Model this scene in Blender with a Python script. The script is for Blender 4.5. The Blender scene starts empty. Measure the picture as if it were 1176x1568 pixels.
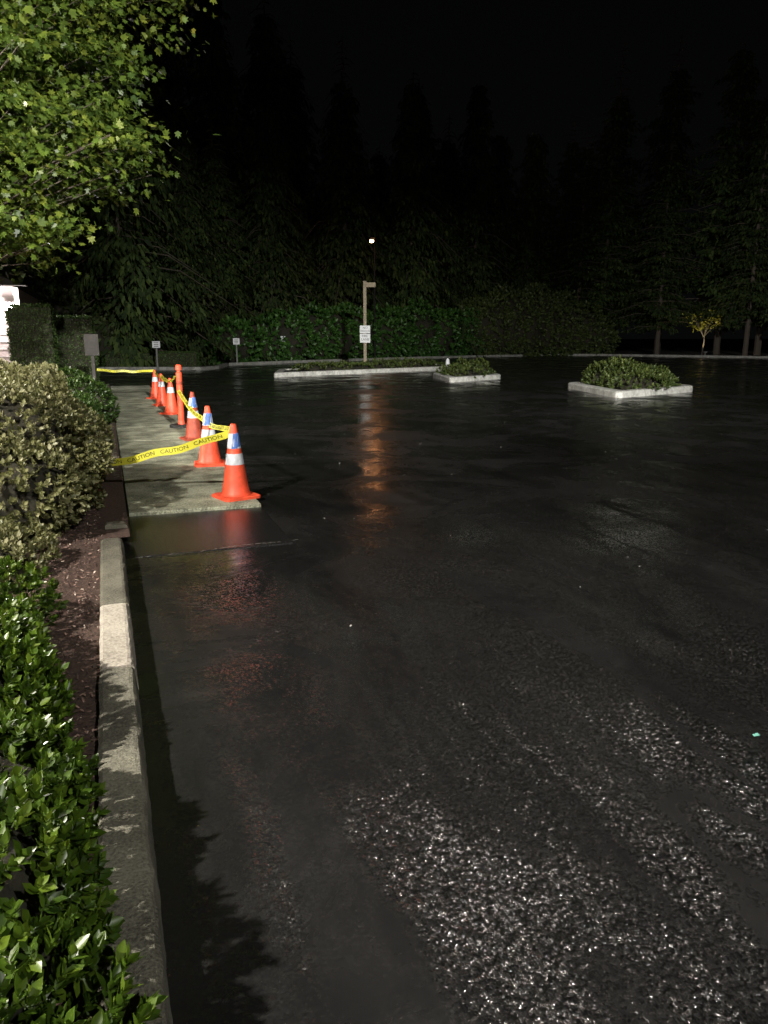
import bpy, bmesh, math, random
import numpy as np
from mathutils import Vector, Matrix
random.seed(7); rng=np.random.default_rng(7)
S=bpy.context.scene
COL=S.collection

# ---------------------------------------------------------------- helpers
def link(o,parent=None):
    COL.objects.link(o)
    if parent: o.parent=parent
    return o
def empty(name,loc=(0,0,0)):
    e=bpy.data.objects.new(name,None); e.empty_display_size=.2; e.location=loc
    COL.objects.link(e); return e

class MB:
    def __init__(s): s.v=[]; s.f=[]; s.m=[]
    def add(s,vs,fs,m=0):
        o=len(s.v); s.v+= [tuple(v) for v in vs]; s.f+=[tuple(i+o for i in f) for f in fs]; s.m+=[m]*len(fs)
    def box(s,c,d,m=0,rz=0):
        x,y,z=c; a,b,h=d[0]/2,d[1]/2,d[2]/2
        cs,sn=math.cos(rz),math.sin(rz)
        vs=[]
        for k in (-h,h):
            for (i,j) in ((-a,-b),(a,-b),(a,b),(-a,b)):
                vs.append((x+i*cs-j*sn,y+i*sn+j*cs,z+k))
        s.add(vs,[(3,2,1,0),(4,5,6,7),(0,1,5,4),(1,2,6,5),(2,3,7,6),(3,0,4,7)],m)
    def tube(s,pts,rad,seg=8,m=0,cap=True):
        pts=[Vector(p) for p in pts]; n=len(pts); vs=[]
        for i,p in enumerate(pts):
            d=(pts[min(i+1,n-1)]-pts[max(i-1,0)])
            if d.length<1e-6: d=Vector((0,0,1))
            d.normalize()
            up=Vector((1,0,0)) if abs(d.x)<.9 else Vector((0,1,0))
            a=d.cross(up).normalized(); b=d.cross(a)
            for k in range(seg):
                t=2*math.pi*k/seg
                vs.append(p+(a*math.cos(t)+b*math.sin(t))*rad[i])
        fs=[]
        for i in range(n-1):
            for k in range(seg):
                k2=(k+1)%seg
                fs.append((i*seg+k,i*seg+k2,(i+1)*seg+k2,(i+1)*seg+k))
        if cap:
            fs.append(tuple(range(seg))[::-1]); fs.append(tuple((n-1)*seg+k for k in range(seg)))
        s.add(vs,fs,m)
    def obj(s,name,mats,parent=None,smooth=False,bevel=0,loc=None):
        me=bpy.data.meshes.new(name); me.from_pydata(s.v,[],s.f); 
        for m in mats: me.materials.append(m)
        me.polygons.foreach_set('material_index',s.m)
        if smooth: me.polygons.foreach_set('use_smooth',[True]*len(s.f))
        me.update()
        o=bpy.data.objects.new(name,me); link(o,parent)
        if loc: o.location=loc
        if bevel:
            b=o.modifiers.new('b','BEVEL'); b.width=bevel; b.segments=2; b.limit_method='ANGLE'
        return o

def nt(name):
    m=bpy.data.materials.new(name); m.use_nodes=True
    t=m.node_tree; t.nodes.clear()
    out=t.nodes.new('ShaderNodeOutputMaterial'); return m,t,out
def N(t,typ,**kw):
    n=t.nodes.new(typ)
    for k,v in kw.items():
        if k in n.inputs: n.inputs[k].default_value=v
        else: setattr(n,k,v)
    return n
def ramp(t,stops):
    r=t.nodes.new('ShaderNodeValToRGB'); e=r.color_ramp.elements
    while len(e)<len(stops): e.new(.5)
    for i,(p,c) in enumerate(stops):
        e[i].position=p; e[i].color=(c[0],c[1],c[2],1) if not isinstance(c,(int,float)) else (c,c,c,1)
    return r
def simple(name,col,rough=.6,noise=0,scale=20,bump=0,metal=0,coat=0):
    m,t,out=nt(name); p=N(t,'ShaderNodeBsdfPrincipled'); t.links.new(p.outputs[0],out.inputs[0])
    p.inputs['Base Color'].default_value=(*col,1); p.inputs['Roughness'].default_value=rough; p.inputs['Metallic'].default_value=metal
    tc=N(t,'ShaderNodeTexCoord'); nz=N(t,'ShaderNodeTexNoise',Scale=scale,Detail=6.0,Roughness=.65); t.links.new(tc.outputs['Object'],nz.inputs['Vector'])
    if noise:
        r=ramp(t,[(.3,[c*(1-noise) for c in col]),(.7,[min(1,c*(1+noise)) for c in col])])
        t.links.new(nz.outputs[0],r.inputs[0]); t.links.new(r.outputs[0],p.inputs['Base Color'])
    if bump:
        b=N(t,'ShaderNodeBump',Distance=bump); t.links.new(nz.outputs[0],b.inputs['Height']); t.links.new(b.outputs[0],p.inputs['Normal'])
    return m
def leafmat(name,stops,rough=.45,trans=.3,spec=.5):
    m,t,out=nt(name); a=N(t,'ShaderNodeAttribute',attribute_name='rnd')
    oi=N(t,'ShaderNodeObjectInfo')
    r=ramp(t,stops); t.links.new(a.outputs['Fac'],r.inputs[0])
    p=N(t,'ShaderNodeBsdfPrincipled',Roughness=rough); p.inputs['Specular IOR Level'].default_value=spec
    hs=N(t,'ShaderNodeHueSaturation'); mr=N(t,'ShaderNodeMapRange'); mr.inputs['To Min'].default_value=.75; mr.inputs['To Max'].default_value=1.25
    t.links.new(oi.outputs['Random'],mr.inputs[0]); t.links.new(mr.outputs[0],hs.inputs['Value']); t.links.new(r.outputs[0],hs.inputs['Color'])
    t.links.new(hs.outputs[0],p.inputs['Base Color'])
    if trans>0:
        tr=N(t,'ShaderNodeBsdfTranslucent'); mx=N(t,'ShaderNodeMixShader',Fac=trans); t.links.new(hs.outputs[0],tr.inputs[0])
        t.links.new(p.outputs[0],mx.inputs[1]); t.links.new(tr.outputs[0],mx.inputs[2]); t.links.new(mx.outputs[0],out.inputs[0])
    else: t.links.new(p.outputs[0],out.inputs[0])
    return m
def emis(name,col,st):
    m,t,out=nt(name); e=N(t,'ShaderNodeEmission',Strength=st); e.inputs[0].default_value=(*col,1); t.links.new(e.outputs[0],out.inputs[0]); return m

OVAL=(np.array([(0,0,0),(.22,.3,.05),(.25,.6,.06),(0,1,0),(-.25,.6,.06),(-.22,.3,.05),(0,.5,-.03)]),[(0,1,2,6),(6,2,3),(6,3,4),(0,6,4,5)])
MAPLE=(np.array([(0,0,0),(.22,.12,.0),(.52,.28,.03),(.3,.45,.02),(.42,.78,.04),(.16,.66,0),(0,1.05,.03),(-.16,.66,0),(-.42,.78,.04),(-.3,.45,.02),(-.52,.28,.03),(-.22,.12,0)]),
       [(0,1,2,3,4,5,6,7,8,9,10,11)])
QUAD=(np.array([(-.14,0,0),(.14,0,0),(.2,.55,.04),(0,1,0),(-.2,.55,.04)]),[(0,1,2,3,4)])
def leaves(name,pos,ydir,nrm,size,mats,tmpl=OVAL,rnd=None,parent=None,mesh_only=False):
    V,F=tmpl; n=len(pos); K=len(V)
    y=ydir/np.linalg.norm(ydir,axis=1,keepdims=True)
    x=np.cross(y,nrm); x/= (np.linalg.norm(x,axis=1,keepdims=True)+1e-9); z=np.cross(x,y)
    s=np.asarray(size).reshape(-1,1,1)
    P=pos[:,None,:]+s*(V[None,:,0:1]*x[:,None,:]+V[None,:,1:2]*y[:,None,:]+V[None,:,2:3]*z[:,None,:])
    P=P.reshape(-1,3)
    L=np.concatenate([np.array(f) for f in F]); cnt=np.array([len(f) for f in F]); nl=len(L)
    loops=(L[None,:]+ (np.arange(n)*K)[:,None]).ravel()
    tot=np.tile(cnt,n); start=np.concatenate([[0],np.cumsum(tot)[:-1]])
    me=bpy.data.meshes.new(name); me.vertices.add(len(P)); me.vertices.foreach_set('co',P.astype(np.float32).ravel())
    me.loops.add(len(loops)); me.loops.foreach_set('vertex_index',loops.astype(np.int32))
    me.polygons.add(len(tot)); me.polygons.foreach_set('loop_start',start.astype(np.int32)); me.polygons.foreach_set('loop_total',tot.astype(np.int32))
    me.update(calc_edges=True)
    if rnd is None: rnd=rng.random(n)
    at=me.attributes.new('rnd','FLOAT','POINT'); at.data.foreach_set('value',np.repeat(rnd,K).astype(np.float32))
    for m in mats: me.materials.append(m)
    if mesh_only: return me
    o=bpy.data.objects.new(name,me); link(o,parent); return o
def lump(p,s,seed=0):
    q=p*s+seed*3.7
    return (np.sin(q[:,0]*1.0+1.3*np.sin(q[:,1]*.8))+np.sin(q[:,1]*1.3+1.1*np.sin(q[:,2]*1.1))+np.sin(q[:,2]*1.2+1.7*np.sin(q[:,0]*.9)))/3
def unit(n):
    v=rng.normal(size=(n,3)); return v/np.linalg.norm(v,axis=1,keepdims=True)
def blob_surface(blobs,dens,zmin=.0,lumpy=.12,ls=4,seed=0):
    ps=[];ns=[]
    for (cx,cy,cz,rx,ry,rz) in blobs:
        area=4*math.pi*((rx*ry+ry*rz+rx*rz)/3); n=int(area*dens)
        u=unit(n); c=np.array((cx,cy,cz)); r=np.array((rx,ry,rz))
        p=c+u*r; k=1+lumpy*lump(p,ls,seed)-rng.random(n)**2*.22; p=c+(p-c)*k[:,None]
        nn=u/r; nn/=np.linalg.norm(nn,axis=1,keepdims=True)
        ok=p[:,2]>zmin
        for (dx,dy,dz,sx,sy,sz) in blobs:
            if (dx,dy,dz)==(cx,cy,cz): continue
            ok&=(((p-np.array((dx,dy,dz)))/np.array((sx,sy,sz)))**2).sum(1)>.72
        ps.append(p[ok]); ns.append(nn[ok])
    return np.concatenate(ps),np.concatenate(ns)
def rosettes(p,n,per,size,up=.5,tilt=.9):
    m=len(p); ax=n+np.array((0,0,up)); ax+=rng.normal(scale=.3,size=ax.shape); ax/=np.linalg.norm(ax,axis=1,keepdims=True)
    ref=unit(m); a=np.cross(ax,ref); a/=np.linalg.norm(a,axis=1,keepdims=True); b=np.cross(ax,a)
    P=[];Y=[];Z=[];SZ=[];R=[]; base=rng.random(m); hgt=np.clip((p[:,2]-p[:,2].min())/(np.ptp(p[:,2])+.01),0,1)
    for k in range(per):
        th=2*math.pi*(k*.382)+rng.random(m)*.5
        tl=tilt*(1-.5*k/per)+rng.normal(scale=.18,size=m)
        d=(a*np.cos(th)[:,None]+b*np.sin(th)[:,None])
        y=ax*np.cos(tl)[:,None]+d*np.sin(tl)[:,None]
        z=ax*np.sin(tl)[:,None]-d*np.cos(tl)[:,None]
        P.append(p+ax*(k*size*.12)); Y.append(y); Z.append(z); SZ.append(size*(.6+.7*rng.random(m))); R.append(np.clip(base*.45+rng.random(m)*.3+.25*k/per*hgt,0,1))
    return map(np.concatenate,(P,Y,Z,SZ,R))
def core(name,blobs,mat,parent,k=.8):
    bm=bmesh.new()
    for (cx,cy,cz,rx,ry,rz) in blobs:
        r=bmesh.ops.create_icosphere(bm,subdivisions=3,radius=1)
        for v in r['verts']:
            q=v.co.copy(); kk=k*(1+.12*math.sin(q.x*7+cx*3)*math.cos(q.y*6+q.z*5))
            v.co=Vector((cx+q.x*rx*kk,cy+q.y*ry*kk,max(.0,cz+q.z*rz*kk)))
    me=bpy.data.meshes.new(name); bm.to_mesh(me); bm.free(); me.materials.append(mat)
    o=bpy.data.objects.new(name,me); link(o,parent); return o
def shrub(name,blobs,dens,per,size,mat,zmin=.05,ls=4,lumpy=.12,up=.5,k=.8,seed=0,tmpl=OVAL,tilt=.9):
    e=empty(name,(blobs[0][0],blobs[0][1],0))
    p,n=blob_surface(blobs,dens,zmin,lumpy,ls,seed)
    P,Y,Z,SZ,R=rosettes(p,n,per,size,up,tilt)
    o=leaves('leaves',P,Y,Z,SZ,[mat],tmpl,R); c=core('inner_twigs',blobs,TWIG,None,k)
    for q in (o,c):
        q.parent=e; q.matrix_parent_inverse=Matrix.Translation(Vector((blobs[0][0],blobs[0][1],0))).inverted()
    return e

# ---------------------------------------------------------------- materials
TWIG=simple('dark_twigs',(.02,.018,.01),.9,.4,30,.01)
BARK=simple('bark',(.075,.06,.047),.9,.5,25,.02)
L_NEAR=leafmat('boxleaf',[(0,(.018,.042,.005)),(.5,(.065,.12,.01)),(.8,(.14,.21,.02)),(1,(.28,.34,.06))],.35,.3)
L_BORD=leafmat('border_leaf',[(0,(.012,.03,.006)),(.5,(.035,.07,.012)),(1,(.09,.14,.03))],.4,.2)
L_COVER=leafmat('cover_leaf',[(0,(.03,.05,.012)),(.6,(.08,.11,.025)),(1,(.17,.2,.05))],.5,.2)
L_OLIVE=leafmat('olive_leaf',[(0,(.05,.055,.02)),(.4,(.15,.155,.06)),(.75,(.32,.31,.17)),(1,(.52,.49,.34))],.4,.25)
L_MAPLE=leafmat('maple_leaf',[(0,(.025,.05,.012)),(.45,(.08,.125,.018)),(.75,(.17,.2,.03)),(.9,(.28,.2,.03)),(1,(.38,.16,.03))],.4,.4)
L_LAUREL=leafmat('laurel_leaf',[(0,(.015,.045,.007)),(.6,(.045,.13,.018)),(1,(.1,.22,.035))],.5,0)
L_BROWNISH=leafmat('mixed_leaf',[(0,(.02,.035,.008)),(.6,(.045,.065,.014)),(1,(.09,.11,.03))],.6,0)
L_CON=leafmat('conifer_foliage',[(0,(.01,.02,.006)),(.6,(.027,.047,.012)),(1,(.06,.088,.022))],.75,0,.2)
L_HEDGE=leafmat('clipped_hedge_leaf',[(0,(.025,.055,.012)),(1,(.1,.17,.04))],.5,.15)
L_YEL=leafmat('yellow_leaf',[(0,(.2,.22,.03)),(1,(.45,.4,.06))],.5,.4)

def asphalt():
    m,t,out=nt('wet_asphalt'); L=t.links.new
    p=N(t,'ShaderNodeBsdfPrincipled'); L(p.outputs[0],out.inputs[0])
    tc=N(t,'ShaderNodeTexCoord'); g=tc.outputs['Object']
    mp=N(t,'ShaderNodeMapping'); mp.inputs['Scale'].default_value=(1.0,.4,1); mp.inputs['Rotation'].default_value=(0,0,math.radians(-32)); L(g,mp.inputs['Vector'])
    n2=N(t,'ShaderNodeTexNoise',Scale=1.5,Detail=12.0,Roughness=.76,Distortion=.8); L(mp.outputs[0],n2.inputs['Vector'])
    r2=ramp(t,[(.37,.0),(.58,1.0)]); L(n2.outputs[0],r2.inputs[0])
    # runnels of water
    n3=N(t,'ShaderNodeTexNoise',Scale=.5,Detail=6.0,Roughness=.55,Distortion=.6); L(mp.outputs[0],n3.inputs['Vector'])
    ab=N(t,'ShaderNodeMath',operation='SUBTRACT'); ab.inputs[1].default_value=.5; L(n3.outputs[0],ab.inputs[0])
    ab2=N(t,'ShaderNodeMath',operation='ABSOLUTE'); L(ab.outputs[0],ab2.inputs[0])
    r3=ramp(t,[(.004,0.0),(.018,1.0)]); L(ab2.outputs[0],r3.inputs[0])
    # squeegee / tyre sweeps : long curved bands
    mp2=N(t,'ShaderNodeMapping'); mp2.inputs['Scale'].default_value=(2.2,.22,1); mp2.inputs['Rotation'].default_value=(0,0,math.radians(-48)); L(g,mp2.inputs['Vector'])
    n6=N(t,'ShaderNodeTexNoise',Scale=1.2,Detail=4.0,Roughness=.5,Distortion=1.2); L(mp2.outputs[0],n6.inputs['Vector'])
    r6=ramp(t,[(.38,.25),(.55,1.0)]); L(n6.outputs[0],r6.inputs[0])
    sp=N(t,'ShaderNodeSeparateXYZ'); L(g,sp.inputs[0])
    yy=N(t,'ShaderNodeMath',operation='MULTIPLY_ADD'); yy.inputs[1].default_value=4.5; L(n2.outputs[0],yy.inputs[0]); L(sp.outputs['Y'],yy.inputs[2])
    xm=N(t,'ShaderNodeMath',operation='MULTIPLY_ADD'); xm.inputs[1].default_value=-.55; L(sp.outputs['X'],xm.inputs[0]); L(yy.outputs[0],xm.inputs[2])
    mr=N(t,'ShaderNodeMapRange'); mr.inputs['From Min'].default_value=3.6; mr.inputs['From Max'].default_value=7.6; mr.inputs['To Min'].default_value=1; mr.inputs['To Max'].default_value=.02
    L(xm.outputs[0],mr.inputs[0])
    mx=N(t,'ShaderNodeMapRange'); mx.inputs['From Min'].default_value=.1; mx.inputs['From Max'].default_value=1.1; mx.inputs['To Min'].default_value=.45; mx.inputs['To Max'].default_value=1; L(sp.outputs['X'],mx.inputs[0])
    def mul(a,b):
        q=N(t,'ShaderNodeMath',operation='MULTIPLY'); L(a,q.inputs[0]); L(b,q.inputs[1]); return q.outputs[0]
    M=mul(mul(mul(mul(r2.outputs[0],r3.outputs[0]),r6.outputs[0]),mr.outputs[0]),mx.outputs[0])
    wob=N(t,'ShaderNodeTexNoise',Scale=140.0,Detail=2.0); L(g,wob.inputs['Vector'])
    wm=N(t,'ShaderNodeVectorMath',operation='MULTIPLY_ADD'); wm.inputs[1].default_value=(.008,.008,.008); L(wob.outputs['Color'],wm.inputs[0]); L(g,wm.inputs[2])
    v=N(t,'ShaderNodeTexVoronoi',Scale=115.0); L(wm.outputs[0],v.inputs['Vector'])
    inv=N(t,'ShaderNodeMath',operation='MULTIPLY'); inv.inputs[1].default_value=-1.0; L(v.outputs['Distance'],inv.inputs[0])
    b=N(t,'ShaderNodeBump',Distance=.006); L(M,b.inputs['Strength']); L(inv.outputs[0],b.inputs['Height'])
    nb=N(t,'ShaderNodeTexNoise',Scale=1.8,Detail=7.0,Roughness=.6,Distortion=.4); L(g,nb.inputs['Vector'])
    b2=N(t,'ShaderNodeBump',Distance=.022,Strength=.5); L(nb.outputs[0],b2.inputs['Height']); L(b2.outputs[0],b.inputs['Normal'])
    cs=N(t,'ShaderNodeVectorMath',operation='SUBTRACT'); cs.inputs[1].default_value=(.5,.5,.5); L(v.outputs['Color'],cs.inputs[0])
    cm=N(t,'ShaderNodeVectorMath',operation='MULTIPLY'); cm.inputs[1].default_value=(2.4,2.4,.0); L(cs.outputs[0],cm.inputs[0])
    cx=N(t,'ShaderNodeVectorMath',operation='SCALE'); L(cm.outputs[0],cx.inputs[0]); L(M,cx.inputs['Scale'])
    ad=N(t,'ShaderNodeVectorMath',operation='ADD'); L(b.outputs[0],ad.inputs[0]); L(cx.outputs[0],ad.inputs[1])
    nn=N(t,'ShaderNodeVectorMath',operation='NORMALIZE'); L(ad.outputs[0],nn.inputs[0]); L(nn.outputs[0],p.inputs['Normal'])
    n5=N(t,'ShaderNodeTexNoise',Scale=.7,Detail=9.0,Roughness=.7,Distortion=.7); L(g,n5.inputs['Vector'])
    rr=ramp(t,[(.38,.09),(.48,.22),(.58,.42)]); L(n5.outputs[0],rr.inputs[0])
    rmix=N(t,'ShaderNodeMix',data_type='FLOAT'); L(M,rmix.inputs[0]); L(rr.outputs[0],rmix.inputs[2]); rmix.inputs[3].default_value=.10
    L(rmix.outputs[0],p.inputs['Roughness'])
    p.inputs['IOR'].default_value=1.55
    rc=ramp(t,[(.3,(.007,.007,.0072)),(.7,(.018,.0176,.0176))]); L(n2.outputs[0],rc.inputs[0]); L(rc.outputs[0],p.inputs['Base Color'])
    return m
ASPH=asphalt()
def concrete(name,a,b2,sc=90,bump=.004,rough=.85,sp=.3):
    m,t,out=nt(name); L=t.links.new; p=N(t,'ShaderNodeBsdfPrincipled',Roughness=rough); L(p.outputs[0],out.inputs[0])
    p.inputs['Specular IOR Level'].default_value=sp
    tc=N(t,'ShaderNodeTexCoord'); n=N(t,'ShaderNodeTexNoise',Scale=float(sc),Detail=4.0,Roughness=.7); L(tc.outputs['Object'],n.inputs['Vector'])
    n2=N(t,'ShaderNodeTexNoise',Scale=2.5,Detail=8.0,Roughness=.7); L(tc.outputs['Object'],n2.inputs['Vector'])
    ad=N(t,'ShaderNodeMath',operation='ADD'); L(n.outputs[0],ad.inputs[0]); L(n2.outputs[0],ad.inputs[1])
    mu=N(t,'ShaderNodeMath',operation='MULTIPLY'); mu.inputs[1].default_value=.5; L(ad.outputs[0],mu.inputs[0])
    r=ramp(t,[(.40,a),(.60,b2)]); L(mu.outputs[0],r.inputs[0]); L(r.outputs[0],p.inputs['Base Color'])
    b=N(t,'ShaderNodeBump',Distance=bump); L(n.outputs[0],b.inputs['Height']); L(b.outputs[0],p.inputs['Normal'])
    return m
C_CURB=concrete('curb_concrete',(.05,.047,.037),(.21,.2,.155),110,.006)
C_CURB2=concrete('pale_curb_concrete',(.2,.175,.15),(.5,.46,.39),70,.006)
C_WALK=concrete('walk_concrete',(.06,.065,.045),(.48,.49,.37),60,.007)
C_FAR=concrete('white_painted_curb',(.32,.32,.3),(.68,.68,.65),12,.003)
C_FAR2=concrete('far_curb_concrete',(.15,.15,.14),(.36,.36,.34),12,.003)
MULCH=simple('mulch',(.07,.04,.03),.9,.6,45,.03)
SOIL=simple('soil',(.025,.02,.014),.95,.5,6,.05)
PATCH=simple('patched_asphalt',(.013,.0125,.013),.25,.4,60,.002)
CRACKM=simple('joint_sealant',(.2,.19,.17),.5,.5,40,.003)

# ---------------------------------------------------------------- ground & lot
def sheet(name,pts,z,mat,parent=None):
    m=MB(); m.add([(x,y,z) for x,y in pts],[tuple(range(len(pts)))]); return m.obj(name,[mat],parent)
sheet('ground',[(-400,-400),(400,-400),(400,400),(-400,400)],-.02,SOIL)
far=[(-10,39.5),(.5,38.7),(4.2,37.4),(5.2,38.6),(6.3,42.7),(10,45.2),(17.8,49.8),(26,53.5),(34,55.8),(38,54.5),(43,47.5),(47,41),(53,32),(60,20),(64,-30)]
sheet('asphalt_parking_lot',[(.03,-30),(.03,27),(-10,27)]+far,0,ASPH)
sheet('planting_bed',[(-4.9,-8),(-.12,-8),(-.12,6.0),(.08,6.0),(.08,26),(-4.9,26)],.06,MULCH)
m=MB(); y=6.97
for yy in (8.6,10.3,12,13.7,15.4,17.1,18.8,20.5,22.2,24,25.8):
    m.box(((.1+1.27)/2,(y+yy)/2,.012),(1.17,yy-y-.015,.04)); y=yy
m.obj('concrete_walk',[C_WALK],bevel=.006)
m=MB(); m.box((.68,6.28,.0),(1.16,1.33,.012)); m.obj('asphalt_patch',[PATCH])
m=MB(); x=.08
pts=[]
while x<1.32:
    pts.append((x,5.56+.11*(x-.1)+.015*math.sin(x*9)+random.uniform(-.008,.008))); x+=.014
on=True
for i in range(len(pts)-1):
    if random.random()<.22: on=not on
    if on:
        w=random.uniform(.002,.007)
        a,b=pts[i],pts[i+1]
        m.add([(a[0],a[1]-w,.008),(b[0],b[1]-w*.6,.008),(b[0],b[1]+w,.008),(a[0],a[1]+w*.5,.008)],[(0,1,2,3)])
m.obj('pavement_joint',[CRACKM])
def curbprof(m,y0,y1,h0,h1,mi,x0=-.125,x1=.03):
    nseg=max(1,int((y1-y0)/.05)); prof=[]
    for i in range(nseg+1):
        y=y0+(y1-y0)*i/nseg; h=h0+(h1-h0)*i/nseg
        j=lambda s:random.uniform(-s,s)
        prof.append([(x0,y,-.01),(x0+j(.003),y,h-.012),(x0+.015,y,h+j(.001)),(x1-.035,y,h+j(.001)),(x1-.020+j(.003),y,h-.004+j(.001)),(x1-.01+j(.004),y,h-.016+j(.003)),(x1+.004+j(.002),y,-.01)])
    vs=[v for r in prof for v in r]; fs=[]; K=7
    for i in range(nseg):
        for k in range(K-1): fs.append((i*K+k,i*K+k+1,(i+1)*K+k+1,(i+1)*K+k))
    fs.append(tuple(range(K))); fs.append(tuple(nseg*K+k for k in range(K))[::-1])
    m.add(vs,fs,mi)
m=MB()
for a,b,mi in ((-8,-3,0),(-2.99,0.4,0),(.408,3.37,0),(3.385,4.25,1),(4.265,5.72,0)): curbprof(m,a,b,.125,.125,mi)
curbprof(m,5.73,6.0,.12,.06,0)
curbprof(m,6.3,6.75,.09,.04,0,-.1,.08)
m.obj('street_curb',[C_CURB,C_CURB2],smooth=False)
m=MB(); 
for i in range(9): curbprof(m,8.6+i*2,10.58+i*2,.06,.06,0,-.02,.09)
m.obj('bed_edging',[C_CURB])
m=MB()
def offs(poly,d):
    out=[]
    for i,p in enumerate(poly):
        a=Vector(poly[max(0,i-1)]);b=Vector(poly[min(len(poly)-1,i+1)]); t=(b-a).normalized(); nrm=Vector((-t.y,t.x))
        out.append((p[0]+nrm.x*d,p[1]+nrm.y*d))
    return out
fo=offs(far,.22)
vs=[];fs=[]
for (a,b) in zip(far,fo): vs+=[(a[0],a[1],-.01),(a[0],a[1],.15),(b[0],b[1],.15),(b[0],b[1],-.01)]
for i in range(len(far)-1):
    for k in range(3): fs.append((i*4+k,i*4+k+1,(i+1)*4+k+1,(i+1)*4+k))
m.add(vs,fs); m.obj('far_curb',[C_FAR2])
m=MB()
m.add([(2.31,2.12,.006),(2.335,2.115,.008),(2.337,2.13,.012),(2.315,2.135,.006)],[(0,1,2,3)],0)
for i in range(60):
    x=random.uniform(.6,9); y=random.uniform(3,14); s=random.uniform(.003,.010); a=random.random()*3
    m.add([(x,y,.004),(x+s*math.cos(a)*2,y+s*math.sin(a)*2,.006),(x+s,y+s*1.3,.010),(x-s*.4,y+s,.005)],[(0,1,2,3)],1)
m.obj('litter_scraps',[simple('mint_paper',(.15,.4,.34),.6),simple('pale_grit',(.4,.4,.37),.7)])

# ---------------------------------------------------------------- mulch chips
n=13000
pos=np.stack([rng.uniform(-1.3,-.13,n),rng.uniform(.8,9.5,n),rng.uniform(.06,.075,n)],1)
yd=unit(n); yd[:,2]*=.35; nz=np.tile((0,0,1.0),(n,1))+rng.normal(scale=.6,size=(n,3))
CHIP=leafmat('bark_chip',[(0,(.03,.018,.014)),(.6,(.12,.07,.055)),(.9,(.25,.16,.13)),(1,(.55,.46,.38))],.8,0)
leaves('bark_mulch',pos,yd,nz,rng.uniform(.008,.028,n),[CHIP],QUAD)

# ---------------------------------------------------------------- near shrubs
bl=[]
for i in range(9):
    yy=.3+i*.48
    edge=-.06 if yy<1.9 else -.06-.16*(yy-1.9)
    rx=.36+random.uniform(-.05,.05)
    bl.append((edge-rx-.03,yy,.2,rx,.34,.28+random.uniform(-.06,.06)))
    bl.append((edge-rx-.55,yy+.2,.26,.45,.42,.34+random.uniform(-.06,.06)))
    bl.append((edge-rx-1.2,yy+.2,.3,.5,.42,.36))
shrub('low_evergreen_shrub',bl,700,8,.037,L_NEAR,.07,7,.3,.6,.7)
bl=[(-.90,7.1,.6,.82,.95,.62),(-1.0,8.4,.62,.85,.9,.66),(-1.9,6.9,.68,.9,1.0,.66),(-2.1,8.3,.7,.9,.9,.62),(-.70,6.3,.38,.48,.5,.4),(-.5,9.2,.4,.47,.55,.45),(-2.9,7.6,.7,.8,1.2,.66)]
shrub('large_rounded_shrub',bl,460,7,.042,L_OLIVE,.05,6,.24,.35,.74)
shrub('ground_cover_plant',[(-.85,5.35,.1,.38,.38,.24),(-1.15,4.9,.12,.4,.42,.27),(-.4,7.3,.12,.3,.4,.3),(-.35,8.6,.12,.28,.35,.28)],480,7,.04,L_OLIVE,.06,7,.3,.8,.7)
shrub('leafy_border_shrub',[(-.35,14.2,.42,.45,.7,.45),(-.6,15.3,.45,.5,.8,.52),(-.55,12.6,.3,.4,.7,.38),(-.7,11.2,.35,.45,.8,.4)],260,6,.055,L_BORD,.06,5,.3,.6)
shrub('leafy_border_shrub',[(-.7,17.2,.3,.5,.9,.35),(-.9,19,.3,.5,.9,.4)],150,6,.07,L_BORD,.06,5,.25,.6)
def clipped(name,c,d,rz=0):
    e=empty(name,(c[0],c[1],0)); m=MB(); m.box((0,0,d[2]/2),(d[0]*.94,d[1]*.94,d[2]*.96)); o=m.obj('inner_twigs',[TWIG],e)
    P=[];Nn=[]
    for ax,sg in ((0,-1),(0,1),(1,-1),(1,1),(2,1)):
        ar=[d[1]*d[2],d[0]*d[2],d[0]*d[1]][ax]; n=int(ar*1100)
        p=(rng.random((n,3))-.5)*np.array(d); p[:,ax]=sg*d[ax]/2; 
        p+=rng.normal(scale=.022,size=p.shape); q=np.abs(p/(np.array(d)/2)); ex=(q>.88).sum(1)>1; p[ex]*=.955
        p[:,2]+=d[2]/2; nn=np.zeros((n,3)); nn[:,ax]=sg; P.append(p);Nn.append(nn)
    P=np.concatenate(P);Nn=np.concatenate(Nn); k=len(P)
    o=leaves('leaves',P,unit(k)+Nn*.4,Nn+unit(k)*.6,rng.uniform(.03,.06,k),[L_HEDGE],OVAL,None,e)
clipped('clipped_hedge',(-1.70,22.3),(1.05,1.1,2.3))
clipped('clipped_hedge',(-.72,23.2),(.95,1.2,2.05))
clipped('low_trimmed_hedge',(2.2,41.2),(4.6,1.2,.75))

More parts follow.
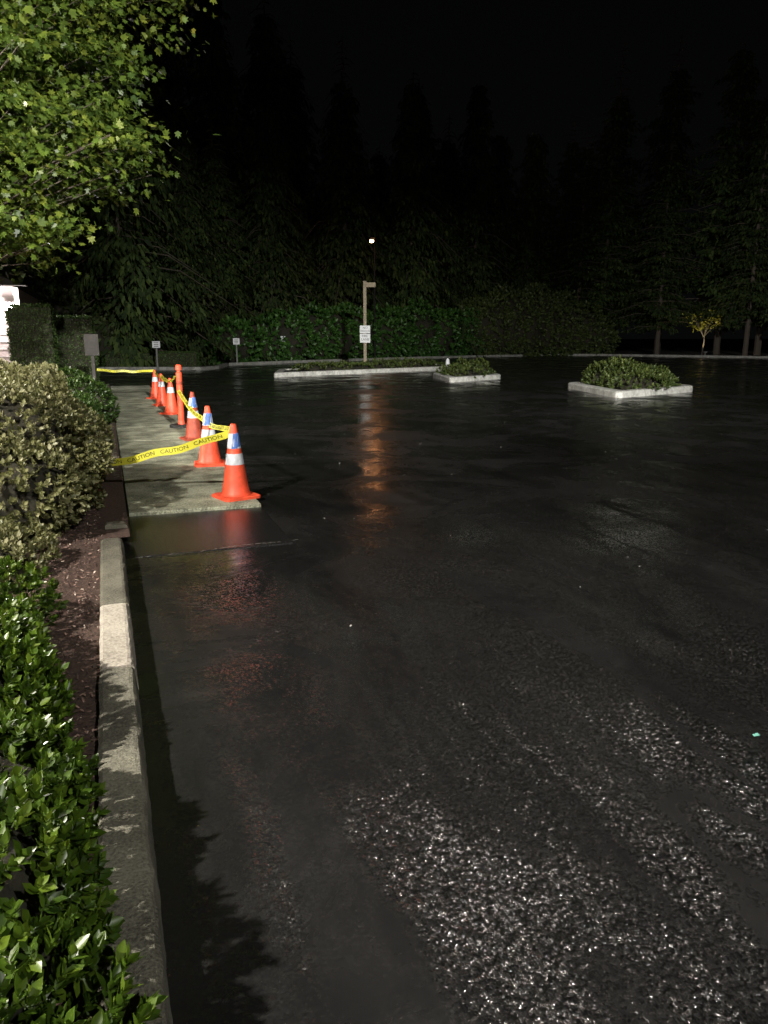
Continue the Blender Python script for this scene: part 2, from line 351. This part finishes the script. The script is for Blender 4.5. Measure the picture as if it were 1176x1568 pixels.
# ---------------------------------------------------------------- maple tree
def maple():
    bx,by=-2.15,13.6
    e=empty('maple_tree',(0,0,0))
    m=MB(); m.tube([(bx,by,0),(bx+.03,by-.02,1.0),(bx-.02,by,2.0),(bx+.05,by-.05,3.2),(bx+.1,by-.1,4.8),(bx+.2,by-.1,6.6),(bx+.3,by-.1,8.6)],[.15,.12,.11,.1,.08,.05,.02],10)
    blobs=[(-.7,13.2,7.5,2.8,2.6,2.3),(-1.3,13.3,5.4,1.95,2.2,1.5),(-.95,13.3,4.3,2.0,2.1,.9),(-1.75,13.5,3.2,1.55,1.9,.85),(-3.2,13.5,5.6,2.4,2.4,2.6)]
    C=[]
    for (cx,cy,cz,rx,ry,rz) in blobs:
        n=int(38*rx*ry*rz**.5)
        u=unit(n)*(rng.random(n)**.36)[:,None]; C.append(np.array((cx,cy,cz))+u*np.array((rx,ry,rz)))
    C=np.concatenate(C); 
    P=[];Y=[];Z=[];SZ=[];R=[]
    for i,c in enumerate(C):
        if i%2==0:
            h=min(8.0,max(2.2,c[2]-1.2)); s=Vector((bx+.05+.03*h,by-.05,h)); q=Vector(c); mid=s.lerp(q,.5)+Vector((random.uniform(-.1,.1),random.uniform(-.1,.1),.15))
            m.tube([s,mid,q],[.022+.01*(q-s).length/3,.014,.004],5,cap=False)
        k=random.randint(26,60); off=rng.normal(size=(k,3))*np.array((.24,.24,.07))
        out=c-np.array((bx,by,c[2])); out/= (np.linalg.norm(out)+1e-6)
        P.append(c+off); y=unit(k)*.9+out*.5+np.array((0,0,-.45)); Y.append(y); z=np.array((0,0,1.0))+rng.normal(scale=.45,size=(k,3))+out*.3; Z.append(z)
        SZ.append(rng.uniform(.06,.14,k)); yel=.0+max(0,(c[2]-5.6)*.24)*(1 if c[0]>-1.6 else .4)
        R.append(np.clip(rng.random(k)*.5+rng.random()*.25+yel*rng.random(),0,1))
    m.obj('trunk_and_limbs',[BARK],e,smooth=True)
    leaves('leaves',*map(np.concatenate,(P,Y,Z,SZ)),[L_MAPLE],MAPLE,np.concatenate(R),e)
maple()

# ---------------------------------------------------------------- background forest
def conifer(name,H,R,z0,droop,levels,seed,mat,leafsz=.34,irr=.25):
    r=np.random.default_rng(seed); P=[];Y=[];Z=[];SZ=[]
    m=MB(); m.tube([(0,0,-.1),(.05,.0,H*.3),(0,.08,H*.65),(0,0,H)],[.26,.2,.12,.02],8)
    for li in range(levels):
        z=z0+(H-z0)*(li/levels)**.95; rad=R*((1-z/H)**.75)*(1+r.normal()*irr*.5)+.3
        for b in range(r.integers(4,7)):
            th=r.random()*6.283; ln=rad*(1+r.normal()*irr); 
            if ln<.3: continue
            k=int(ln*10)+4; s=np.sort(r.random(k))**.8
            px=s*ln; pz=z+px*.12-droop*(s**2)*ln*.5
            c,sn=math.cos(th),math.sin(th)
            base=np.stack([c*px,sn*px,pz],1)
            if b<3: m.tube([(0,0,z),(c*ln*.5,sn*ln*.5,z+ln*.06-droop*ln*.12),(c*ln,sn*ln,z+ln*.12-droop*ln*.5)],[.05,.035,.01],4,cap=False)
            for q in range(2):
                side=np.array((-sn,c,0))*r.normal(size=(k,1))*(.18+.15*ln*(1-s)[:,None])
                P.append(base+side+r.normal(scale=.08,size=(k,3)))
                Y.append(np.array((c,sn,0))*.6+side*1.3+np.array((0,0,-.35-droop))+r.normal(scale=.35,size=(k,3)))
                Z.append(np.array((c,sn,.8))+r.normal(scale=.5,size=(k,3))); SZ.append(leafsz*(.5+1.0*r.random(k)))
    a=leaves(name+'_foliage',*map(np.concatenate,(P,Y,Z,SZ)),[mat],QUAD,None,None,True)
    return m,a
YT=(45.6,51.3)
def forest():
    e=empty('forest_treeline')
    var=[]
    for i,(H,R,z0,dr,lv) in enumerate(((20,4.0,.3,1.3,56),(18,3.6,.5,.9,50),(22,4.6,.3,1.1,58),(20,3.8,2.6,.45,44),(22,4.2,3.1,.55,48))):
        m,a=conifer('tree%d'%i,H,R,z0,dr,lv,i+11,L_CON); 
        me=bpy.data.meshes.new('trunk%d'%i); me.from_pydata(m.v,[],m.f); me.materials.append(BARK)
        var.append((me,a))
    arc=[(-22,36),(-14,43.5),(-7,45),(-2,44.5),(3,44.5),(6.5,47.5),(11,51.5),(19,56),(27,60),(35,61.5),(41,58),(46,51.5),(51,44.5),(56,36),(61,27),(67,10)]
    cnt=0
    def walk(off,step,kinds,smin=.75,smax=1.15):
        nonlocal cnt
        pl=offs(arc,off); acc=0
        for i in range(len(pl)-1):
            a=Vector(pl[i]);b=Vector(pl[i+1]); L=(b-a).length
            while acc<L:
                p=a.lerp(b,acc/L)+Vector((random.uniform(-.8,.8),random.uniform(-.8,.8)))
                right=p.x>38
                k=random.choice((3,4)) if right else random.choice(kinds)
                s=random.uniform(smin,smax); rz=random.random()*6.28
                if right and off==0: s=max(s,.8)
                acc+=step*random.uniform(.75,1.25)
                if off==0 and (p-Vector(YT)).length<1.9: continue
                for me,nm in zip(var[k],('trunk','foliage')):
                    o=bpy.data.objects.new('%s_%02d'%(nm,cnt),me); link(o,e); o.location=(p.x,p.y,0); o.rotation_euler=(0,0,rz); o.scale=(s,s,s*random.uniform(.9,1.1))
                cnt+=1
            acc-=L
    walk(0,3.6,(0,1,2),.55,1.0); walk(6,4.2,(0,2,4),.9,1.2)
forest()
def mass(name,path,hs,mat,dens=16,size=.24,r0=1.5):
    bl=[]
    for (x,y),h in zip(path,hs):
        bl.append((x,y,h*.45,r0*random.uniform(.9,1.15),r0*.95,h*.55))
    return shrub(name,bl,dens,6,size,mat,.05,2.2,.2,.1,k=.8)
def lerp_path(a,b,n): return [(a[0]+(b[0]-a[0])*i/(n-1)+random.uniform(-.3,.3),a[1]+(b[1]-a[1])*i/(n-1)+random.uniform(-.3,.3)) for i in range(n)]
pth=lerp_path((7,45.3),(27,56.2),12)
mass('laurel_hedge',pth,[2.2,2.5,3.0,3.2,3.4,3.4,3.2,3.6,3.7,3.4,3.3,3.6],L_LAUREL)
pth=lerp_path((27.5,56.2),(38.6,56.5),8)
mass('wild_shrub',pth,[4.4,4.8,5.2,5.0,5.3,4.8,4.2,3.2],L_BROWNISH,15,.24,1.9)
mass('dense_shrub',lerp_path((-9,42.2),(0,43),6),[2.5,3,2.6,3.2,3.6,2.6],L_BROWNISH,15,.22,1.5)

e=empty('small_yellow_tree',(0,0,0)); m=MB(); tx,ty=YT
m.tube([(tx,ty,0),(tx+.1,ty,1.2),(tx,ty,2.6)],[.06,.04,.02],7)
C=np.array((tx,ty,2.8))+unit(16)*np.array((1.2,.9,.75))
for c in C: m.tube([(tx,ty,1.5),tuple(c)],[.03,.01],4,cap=False)
m.obj('trunk',[BARK],e)
k=12; P=np.repeat(C,k,0)+rng.normal(size=(len(C)*k,3))*np.array((.35,.35,.1)); 
leaves('leaves',P,unit(len(P))+np.array((0,0,-.4)),np.array((0,0,1))+unit(len(P))*.5,rng.uniform(.12,.24,len(P)),[L_YEL],MAPLE,None,e)

# ---------------------------------------------------------------- islands
def island(corners,seed,dens=70,h=.17,plant_h=.45,nb=5,name='planted_traffic_island',wide=.3,leaf=.08):
    c=Vector((sum(p[0] for p in corners)/4,sum(p[1] for p in corners)/4))
    e=empty(name,(c.x,c.y,0)); out=[Vector(p)-c for p in corners]; m=MB()
    def rounded(pts,r):
        res=[]
        for i,p in enumerate(pts):
            a=(pts[i-1]-p).normalized();b=(pts[(i+1)%4]-p).normalized()
            for t in (0,.25,.5,.75,1):
                q=p+a*r*(1-t)**2+b*r*t**2; res.append(q)
        return res
    def inset(pts,d):
        n=[]
        for i,p in enumerate(pts):
            a=(pts[i-1]-p).normalized();b=(pts[(i+1)%4]-p).normalized(); s=abs(a.x*b.y-a.y*b.x)
            n.append(p+(a+b)*d/max(s,.3))
        return n
    O=rounded(out,.35); T=rounded(inset(out,.03),.33); I=rounded(inset(out,wide),.15); K=len(O)
    rings=[[(p.x,p.y,-.01) for p in O],[(p.x,p.y,h-.03) for p in O],[(p.x,p.y,h) for p in T],[(p.x,p.y,h) for p in I],[(p.x,p.y,h-.05) for p in I]]
    vs=[v for r in rings for v in r]; fs=[(i*K+k,i*K+(k+1)%K,(i+1)*K+(k+1)%K,(i+1)*K+k) for i in range(4) for k in range(K)]
    m.add(vs,fs,0); m.add(rings[4],[tuple(range(K))],1); m.obj('curb_ring',[C_FAR,SOIL],e)
    u=out[1]-out[0]; v=out[3]-out[0]; bl=[]
    for i in range(nb):
        for side in (.36,.64):
            a=(i+random.uniform(.25,.75))/nb
            if u.length<v.length: ctr=out[0]+u*side+v*(.2+.6*a)
            else: ctr=out[0]+u*(.14+.72*a)+v*side
            rr=max(.4,min(u.length,v.length)*random.uniform(.13,.25))
            bl.append((ctr.x,ctr.y,h+.0,rr,rr,plant_h*random.uniform(.35,1)))
    p,nn=blob_surface(bl,dens,h-.03,.35,4,seed); P,Y,Z,SZ,R=rosettes(p,nn,7,leaf,.6)
    leaves('ground_cover_leaves',P,Y,Z,SZ,[L_COVER],OVAL,R,e); core('inner_twigs',bl,TWIG,e,.7)
island([(12.3,16.7),(15.9,18.0),(16.9,21.9),(13.3,20.7)],1,90,plant_h=.6)
island([(11.1,24.4),(13.9,25.9),(14.7,29.4),(11.9,27.9)],2,70,plant_h=.55,nb=4)
island([(6.1,29.9),(15.8,34.1),(16.7,38.0),(7.1,33.6)],3,40,plant_h=.3,nb=9)

# ---------------------------------------------------------------- cones
ORANGE=simple('orange_plastic',(.75,.085,.035),.5,.28,9); ORANGE_D=simple('shade_and_band_orange',(.3,.045,.02),.6,.4,10)  # ORANGE_D: third cone's shade put into the colour; also the post band tone
REFL=simple('reflective_collar',(.55,.57,.62),.4,.3,14); BLUE=simple('blue_tape',(.06,.14,.42),.5,.3,20); YEL=simple('yellow_tape',(.68,.64,.06),.4,.12,6); BLK=simple('black_print',(.012,.012,.012),.5)
RUB=simple('black_rubber',(.02,.02,.02),.7)
def cone(loc,rz,body=ORANGE,blue=True,z=.032,bands=((.325,.43),(.48,.62))):
    e=empty('traffic_cone',(loc[0],loc[1],z)); e.rotation_euler=(0,0,rz)
    m=MB(); a=.185
    def sq(a,c,zz): return [(a-c,-a,zz),(a,-a+c,zz),(a,a-c,zz),(a-c,a,zz),(-a+c,a,zz),(-a,a-c,zz),(-a,-a+c,zz),(-a+c,-a,zz)]
    vs=sq(a,.03,0)+sq(a,.03,.022)+sq(a-.01,.03,.03); 
    fs=[(i*8+k,i*8+(k+1)%8,(i+1)*8+(k+1)%8,(i+1)*8+k) for i in range(2) for k in range(8)]+[tuple(range(16,24)),tuple(range(7,-1,-1))]
    m.add(vs,fs); m.obj('base',[body],e)
    m=MB(); H=.71; 
    def rad(h): return .132-(.132-.028)*((h-.05)/(H-.05))
    prof=[(.155,.028),(.142,.036),(.134,.05)]+[(rad(h),h) for h in (.15,.25,.30,.44,.465,.63,.69)]+[(.026,.705),(.018,.71)]
    pts=[(0,0,h) for r,h in prof]; m.tube(pts,[r for r,h in prof],28); m.obj('body',[body],e,smooth=True)
    m=MB()
    for h0,h1 in bands: m.tube([(0,0,h0),(0,0,h1)],[rad(h0)+.0025,rad(h1)+.0025],28,cap=False)
    m.obj('reflective_collars',[REFL],e,smooth=True)
    if blue:
        m=MB(); vs=[];fs=[]
        for j,(h0,w) in enumerate(((.49,0),(.625,0))):
            for k in range(9): 
                t=-2.4+k*.2+j*.3; r=rad(h0)+.005; vs.append((math.cos(t)*r,math.sin(t)*r,h0+random.uniform(-.015,.015)))
        for k in range(8): fs.append((k,k+1,10+k,9+k))
        m.add(vs,fs); m.obj('blue_tape_wrap',[BLUE],e,smooth=True)
    return e
cone((1.10,7.36),.3); cone((1.11,9.42),-.1); cone((1.19,11.9),.2,ORANGE_D)  # third cone's body colour is darkened to stand for shadow
for p in ((1.19,16.05),(1.15,18.1),(1.14,20.2)): cone(p,random.random(),ORANGE,False,bands=((.42,.53),))
e=empty('delineator_post',(1.156,13.57,.032)); m=MB()
m.tube([(0,0,0),(0,0,.05),(0,0,.055)],[.2,.2,.17],8); m.obj('rubber_base',[RUB],e)
m=MB(); m.tube([(0,0,.05),(0,0,.12),(0,0,.92),(0,0,.93),(0,0,.96),(0,0,.965),(0,0,1.04),(0,0,1.055)],[.062,.05,.05,.03,.03,.05,.048,.03],18); m.obj('tube',[ORANGE],e,smooth=False)
m=MB(); m.tube([(0,0,.56),(0,0,.62)],[.052,.052],18,cap=False); m.tube([(0,0,.72),(0,0,.78)],[.052,.052],18,cap=False); m.obj('reflective_bands',[ORANGE_D],e)
def text_mesh(s,size):
    c=bpy.data.curves.new('t','FONT'); c.body=s; c.size=size; c.align_y='CENTER'
    o=bpy.data.objects.new('t',c); COL.objects.link(o); bpy.context.view_layer.update()
    me=bpy.data.meshes.new_from_object(o); vs=[tuple(v.co) for v in me.vertices]; fs=[tuple(p.vertices) for p in me.polygons]
    bpy.data.objects.remove(o); return vs,fs
TV,TF=text_mesh('CAUTION',.066); TW=max(v[0] for v in TV)
TAPE=empty('caution_tape')
def tape(a,b,sag,tw0=0,tw1=0,w=.075,flip=1):
    a=Vector(a);b=Vector(b); L=(b-a).length; n=60
    def fr(s):
        s=max(0,min(1,s)); p=a.lerp(b,s)+Vector((0,0,-4*sag*s*(1-s)+.012*math.sin(s*17)*math.sin(s*math.pi)))
        s2=s+.01; p2=a.lerp(b,s2)+Vector((0,0,-4*sag*s2*(1-s2)+.012*math.sin(s2*17)*math.sin(s2*math.pi)))
        d=(p2-p).normalized(); up=Vector((0,0,1)); side=(up-d*up.dot(d)).normalized(); nn=d.cross(side)
        t=tw0+(tw1-tw0)*s+.25*math.sin(s*9); u=side*math.cos(t)+nn*math.sin(t); return p,u,d.cross(u)
    m=MB(); vs=[]
    for i in range(n+1):
        p,u,q=fr(i/n); vs+=[p-u*w/2,p+u*w/2]
    m.add(vs,[(2*i,2*i+2,2*i+3,2*i+1) for i in range(n)]); m.obj('tape_strip',[YEL],TAPE,smooth=True)
    m=MB(); s0=.03
    while s0+TW<L-.02:
        for side in (1,-1):
            vs=[]
            for v in TV:
                x=v[0] if side>0 else TW-v[0]
                p,u,q=fr((s0+x)/L); vs.append(p+u*v[1]*.8+q*side*.0015)
            m.add(vs,TF)
        s0+=TW+.06
    m.obj('tape_print',[BLK],TAPE)
tape((-.2,8.05,.30),(1.07,7.40,.645),.03,0,.2)
tape((1.12,7.42,.68),(1.13,13.52,.66),.17,.2,1.0,.06)
tape((1.14,13.6,.95),(1.17,16.0,.70),.04,.1,.9)
tape((1.19,16.05,.70),(1.15,18.1,.70),.05,.1,.6)
tape((1.15,18.1,.70),(1.14,20.2,.70),.05)
tape((-.2,20.3,.76),(1.12,20.2,.72),.03,w=.055)

# ---------------------------------------------------------------- sign posts
WOOD=simple('weathered_post',(.3,.25,.18),.8,.3,12); GREY=simple('grey_metal',(.16,.16,.16),.5,.15,10); WHITE=simple('white_sign',(.7,.72,.76),.5,.05,5)
DARK=simple('dark_paint',(.004,.004,.004),.9); BROWN=simple('weathered_sign_back',(.04,.036,.033),.7,.3,8)
e=empty('lamp_post_with_sign',(12.05,36.6,.1)); e.rotation_euler=(0,0,math.radians(-18)); m=MB()
m.box((0,0,2.0),(.15,.15,4.0)); m.obj('timber_post',[WOOD],e,bevel=.01)
m=MB(); m.box((.27,0,3.86),(.5,.3,.22)); m.box((.06,0,3.86),(.2,.06,.06)); m.box((-.0,0,4.02),(.2,.2,.04)); m.obj('lamp_head',[WOOD],e,bevel=.02)
m=MB(); m.box((0,-.095,1.78),(.5,.02,.36)); m.box((0,-.095,1.36),(.5,.02,.42)); m.obj('sign_panels',[WHITE],e)
m=MB()
for s,x,z,sz in (('NO',-.11,1.85,.15),('PARKING',-.22,1.7,.115),('FIRE',-.16,1.46,.16),('LANE',-.19,1.3,.16)):
    tv,tf=text_mesh(s,sz); m.add([(x+v[0],-.109,z+v[1]) for v in tv],tf)
m.obj('sign_lettering',[BLK],e)
def small_sign(loc,rz,h=1.1,w=.34,hh=.34,mat=WHITE,name='small_post_sign'):
    e=empty(name,(loc[0],loc[1],0)); e.rotation_euler=(0,0,rz); m=MB(); m.box((0,0,h/2),(.07,.07,h),0); m.obj('post',[mat if mat is BROWN else GREY],e)
    m=MB(); m.box((0,-.045,h-.02),(w,.015,hh)); m.obj('panel',[mat],e,bevel=.005)
    m=MB(); 
    for z in (.08,0,-.08): m.box((0,-.055,h-.02+z),(w*.6,.004,.025))
    m.obj('print',[BLK],e)
small_sign((2.3,37.9),-.3,1.2,.36,.3); small_sign((6.9,43.6),-.3,1.3,.36,.34); small_sign((10.0,45.9),-.3,1.4,.3,.36)
small_sign((-.25,19.2),-.25,1.38,.32,.48,BROWN,'parking_sign')
e=empty('short_bollard',(13.6,30.2,0)); m=MB(); m.tube([(0,0,0),(0,0,.45),(0,0,.6),(0,0,.65)],[.09,.09,.07,.02],12); m.obj('post',[WHITE],e,smooth=True)

# ---------------------------------------------------------------- building
WALL=simple('painted_siding',(.5,.41,.4),.8,.08,3,.003); TRIM=simple('white_trim',(.6,.58,.57),.6); ROOF=simple('shingle_roof',(.06,.055,.05),.9,.3,8,.02); GLASS=simple('window_glass',(.01,.012,.015),.08)
B=empty('two_storey_building'); m=MB()
m.box((-8.2,7,3.1),(6,32,6.2)); m.box((-6.6,28.5,1.45),(8.8,8.5,2.9))
m.obj('walls',[WALL],B)
m=MB()
for i in range(14): m.box((-6.6,24.235,.2+i*.2),(8.7,.02,.012))
m.obj('siding_laps',[TRIM],B)
m=MB(); 
m.add([(-11.9,-9.7,6.2),(-4.7,-9.7,6.2),(-4.7,23.2,6.2),(-11.9,23.2,6.2),(-8.2,-6.5,8.0),(-8.2,21,8.0)],[(0,1,4),(1,2,5,4),(2,3,5),(3,0,4,5),(3,2,1,0)])
m.add([(-11.9,24.0,2.91),(-1.9,24.0,2.91),(-1.9,33.3,2.91),(-11.9,33.3,2.91),(-8.5,28.5,4.6),(-6,28.5,4.6)],[(0,1,5,4),(1,2,5),(2,3,4,5),(3,0,4),(3,2,1,0)])
m.obj('roof',[ROOF],B)
m=MB()
for zz in (1.6,4.6):
    for yy in (-6,-2,5,13,17): m.box((-5.19,yy,zz),(.06,1.4,1.3))
m.box((-3.9,24.21,1.5),(1.0,.06,1.4))
m.obj('windows',[GLASS],B)
m=MB()
for zz in (1.6,4.6):
  for yy in (-6,-2,5,13,17):
    for dz in (.7,-.7): m.box((-5.17,yy,zz+dz),(.08,1.6,.1))
    for dy in (.75,-.75): m.box((-5.17,yy+dy,zz),(.07,.1,1.3))
m.box((-2.18,24.22,1.43),(.14,.14,2.86)); m.box((-2.8,24.19,1.43),(.1,.08,2.86)); m.obj('trim',[TRIM],B)
m=MB(); m.box((-5.17,9.2,1.05),(.1,1.0,2.1)); m.obj('door',[GREY],B)

LAMPE=emis('lamp_lens',(1,.95,.9),150)
def light(name,typ,loc,en,col,rad=.12,parent=None,**kw):
    l=bpy.data.lights.new(name,typ); l.energy=en; l.color=col; l.shadow_soft_size=rad
    for k,v in kw.items(): setattr(l,k,v)
    o=bpy.data.objects.new(name,l); link(o,parent); o.location=loc; return o
def wall_lamp(loc,en,face,col=(1,.94,.83)):
    e=empty('wall_lamp',loc); m=MB(); m.box((-face[0]*.12,-face[1]*.12,.0),(.16,.16,.24)); m.box((-face[0]*.03,-face[1]*.03,.13),(.22,.22,.03)); m.obj('housing',[GREY],e,bevel=.01)
    bm=bmesh.new(); bmesh.ops.create_icosphere(bm,subdivisions=3,radius=.11); me=bpy.data.meshes.new('lens'); bm.to_mesh(me); bm.free(); me.materials.append(LAMPE)
    o=bpy.data.objects.new('lens',me); link(o,e); o.location=(0,0,.0)
    light('bulb','POINT',(face[0]*.2,face[1]*.2,0),en,col,.09,e)
wall_lamp((-4.98,1.2,5.4),5200,(1,0)); wall_lamp((-4.98,10.2,3.0),2300,(1,0)); wall_lamp((-2.36,23.95,2.32),170,(0,-1),(1,.95,.93))

FP=empty('parking_lot_floodlight',(3,-8,0)); m=MB(); m.tube([(0,0,0),(0,0,8)],[.1,.07],12); m.box((0,.1,8.0),(1.6,.1,.1))
for x in (-.7,0,.7): m.box((x,.1,8.15),(.35,.25,.25))
m.obj('pole_and_heads',[GREY],FP)
def spot(loc,tgt,en,ang,parent,blend=1,col=(1,.98,.9),rad=.12):
    o=light('flood','SPOT',loc,en,col,rad,parent,spot_size=math.radians(ang),spot_blend=blend)
    base=Vector(loc)+(parent.location if parent else Vector())
    o.rotation_euler=(Vector(tgt)-base).to_track_quat('-Z','Y').to_euler(); return o
spot((-.7,.3,8.15),(4,45,-3),36000,34,FP); spot((0,.3,8.15),(22,50,-5),44000,32,FP); spot((.7,.3,8.15),(46,42,-1),52000,34,FP)
spot((-.4,.3,8.1),(1.5,9,0),4500,70,FP)
e=empty('street_lamp',(16.9,49.3,0)); m=MB(); m.tube([(0,0,0),(0,0,6.8),(0,0,7.2),(-.3,-.6,7.5)],[.06,.05,.04,.03],10); m.box((-.5,-1.0,7.48),(.3,.8,.12),0,-.3); m.obj('pole_and_arm',[DARK],e)
SL=emis('sodium_lens',(1,.62,.32),20); m=MB(); m.tube([(-.7,-1.5,7.25),(-.7,-1.5,7.32),(-.7,-1.5,7.4)],[.09,.14,.1],14); m.obj('lens',[SL],e)
light('bulb','POINT',(-.7,-1.9,7.2),50,(1,.34,.1),.12,e)
e=empty('tree_uplight',(45.3,50.6,0)); m=MB(); m.tube([(0,0,0),(0,0,.3)],[.05,.04],8); m.box((0,0,.32),(.2,.2,.12)); m.obj('post',[GREY],e); spot((0,0,.5),(45.7,51.6,3),170,120,e,.5,(1,.86,.5),.05)

# ---------------------------------------------------------------- world, camera
w=bpy.data.worlds.new('World'); S.world=w; w.use_nodes=True; t=w.node_tree; bg=t.nodes['Background']
tc=N(t,'ShaderNodeTexCoord'); sp=N(t,'ShaderNodeSeparateXYZ'); t.links.new(tc.outputs['Generated'],sp.inputs[0])
r=ramp(t,[(0,(.0020,.0021,.0023)),(.35,(.0013,.00135,.0015)),(.8,(.0009,.0009,.001))]); t.links.new(sp.outputs['Z'],r.inputs[0]); t.links.new(r.outputs[0],bg.inputs[0]); bg.inputs[1].default_value=1
cam=bpy.data.cameras.new('Camera'); co=bpy.data.objects.new('Camera',cam); COL.objects.link(co); S.camera=co
co.location=(0,0,1.55); co.rotation_euler=(math.radians(90-12.86),0,math.radians(-19.6))
cam.sensor_fit='VERTICAL'; cam.sensor_height=34.6; cam.lens=26; cam.clip_end=2000; cam.clip_start=.05
S.view_settings.view_transform='Standard'; S.view_settings.look='None'; S.view_settings.exposure=0
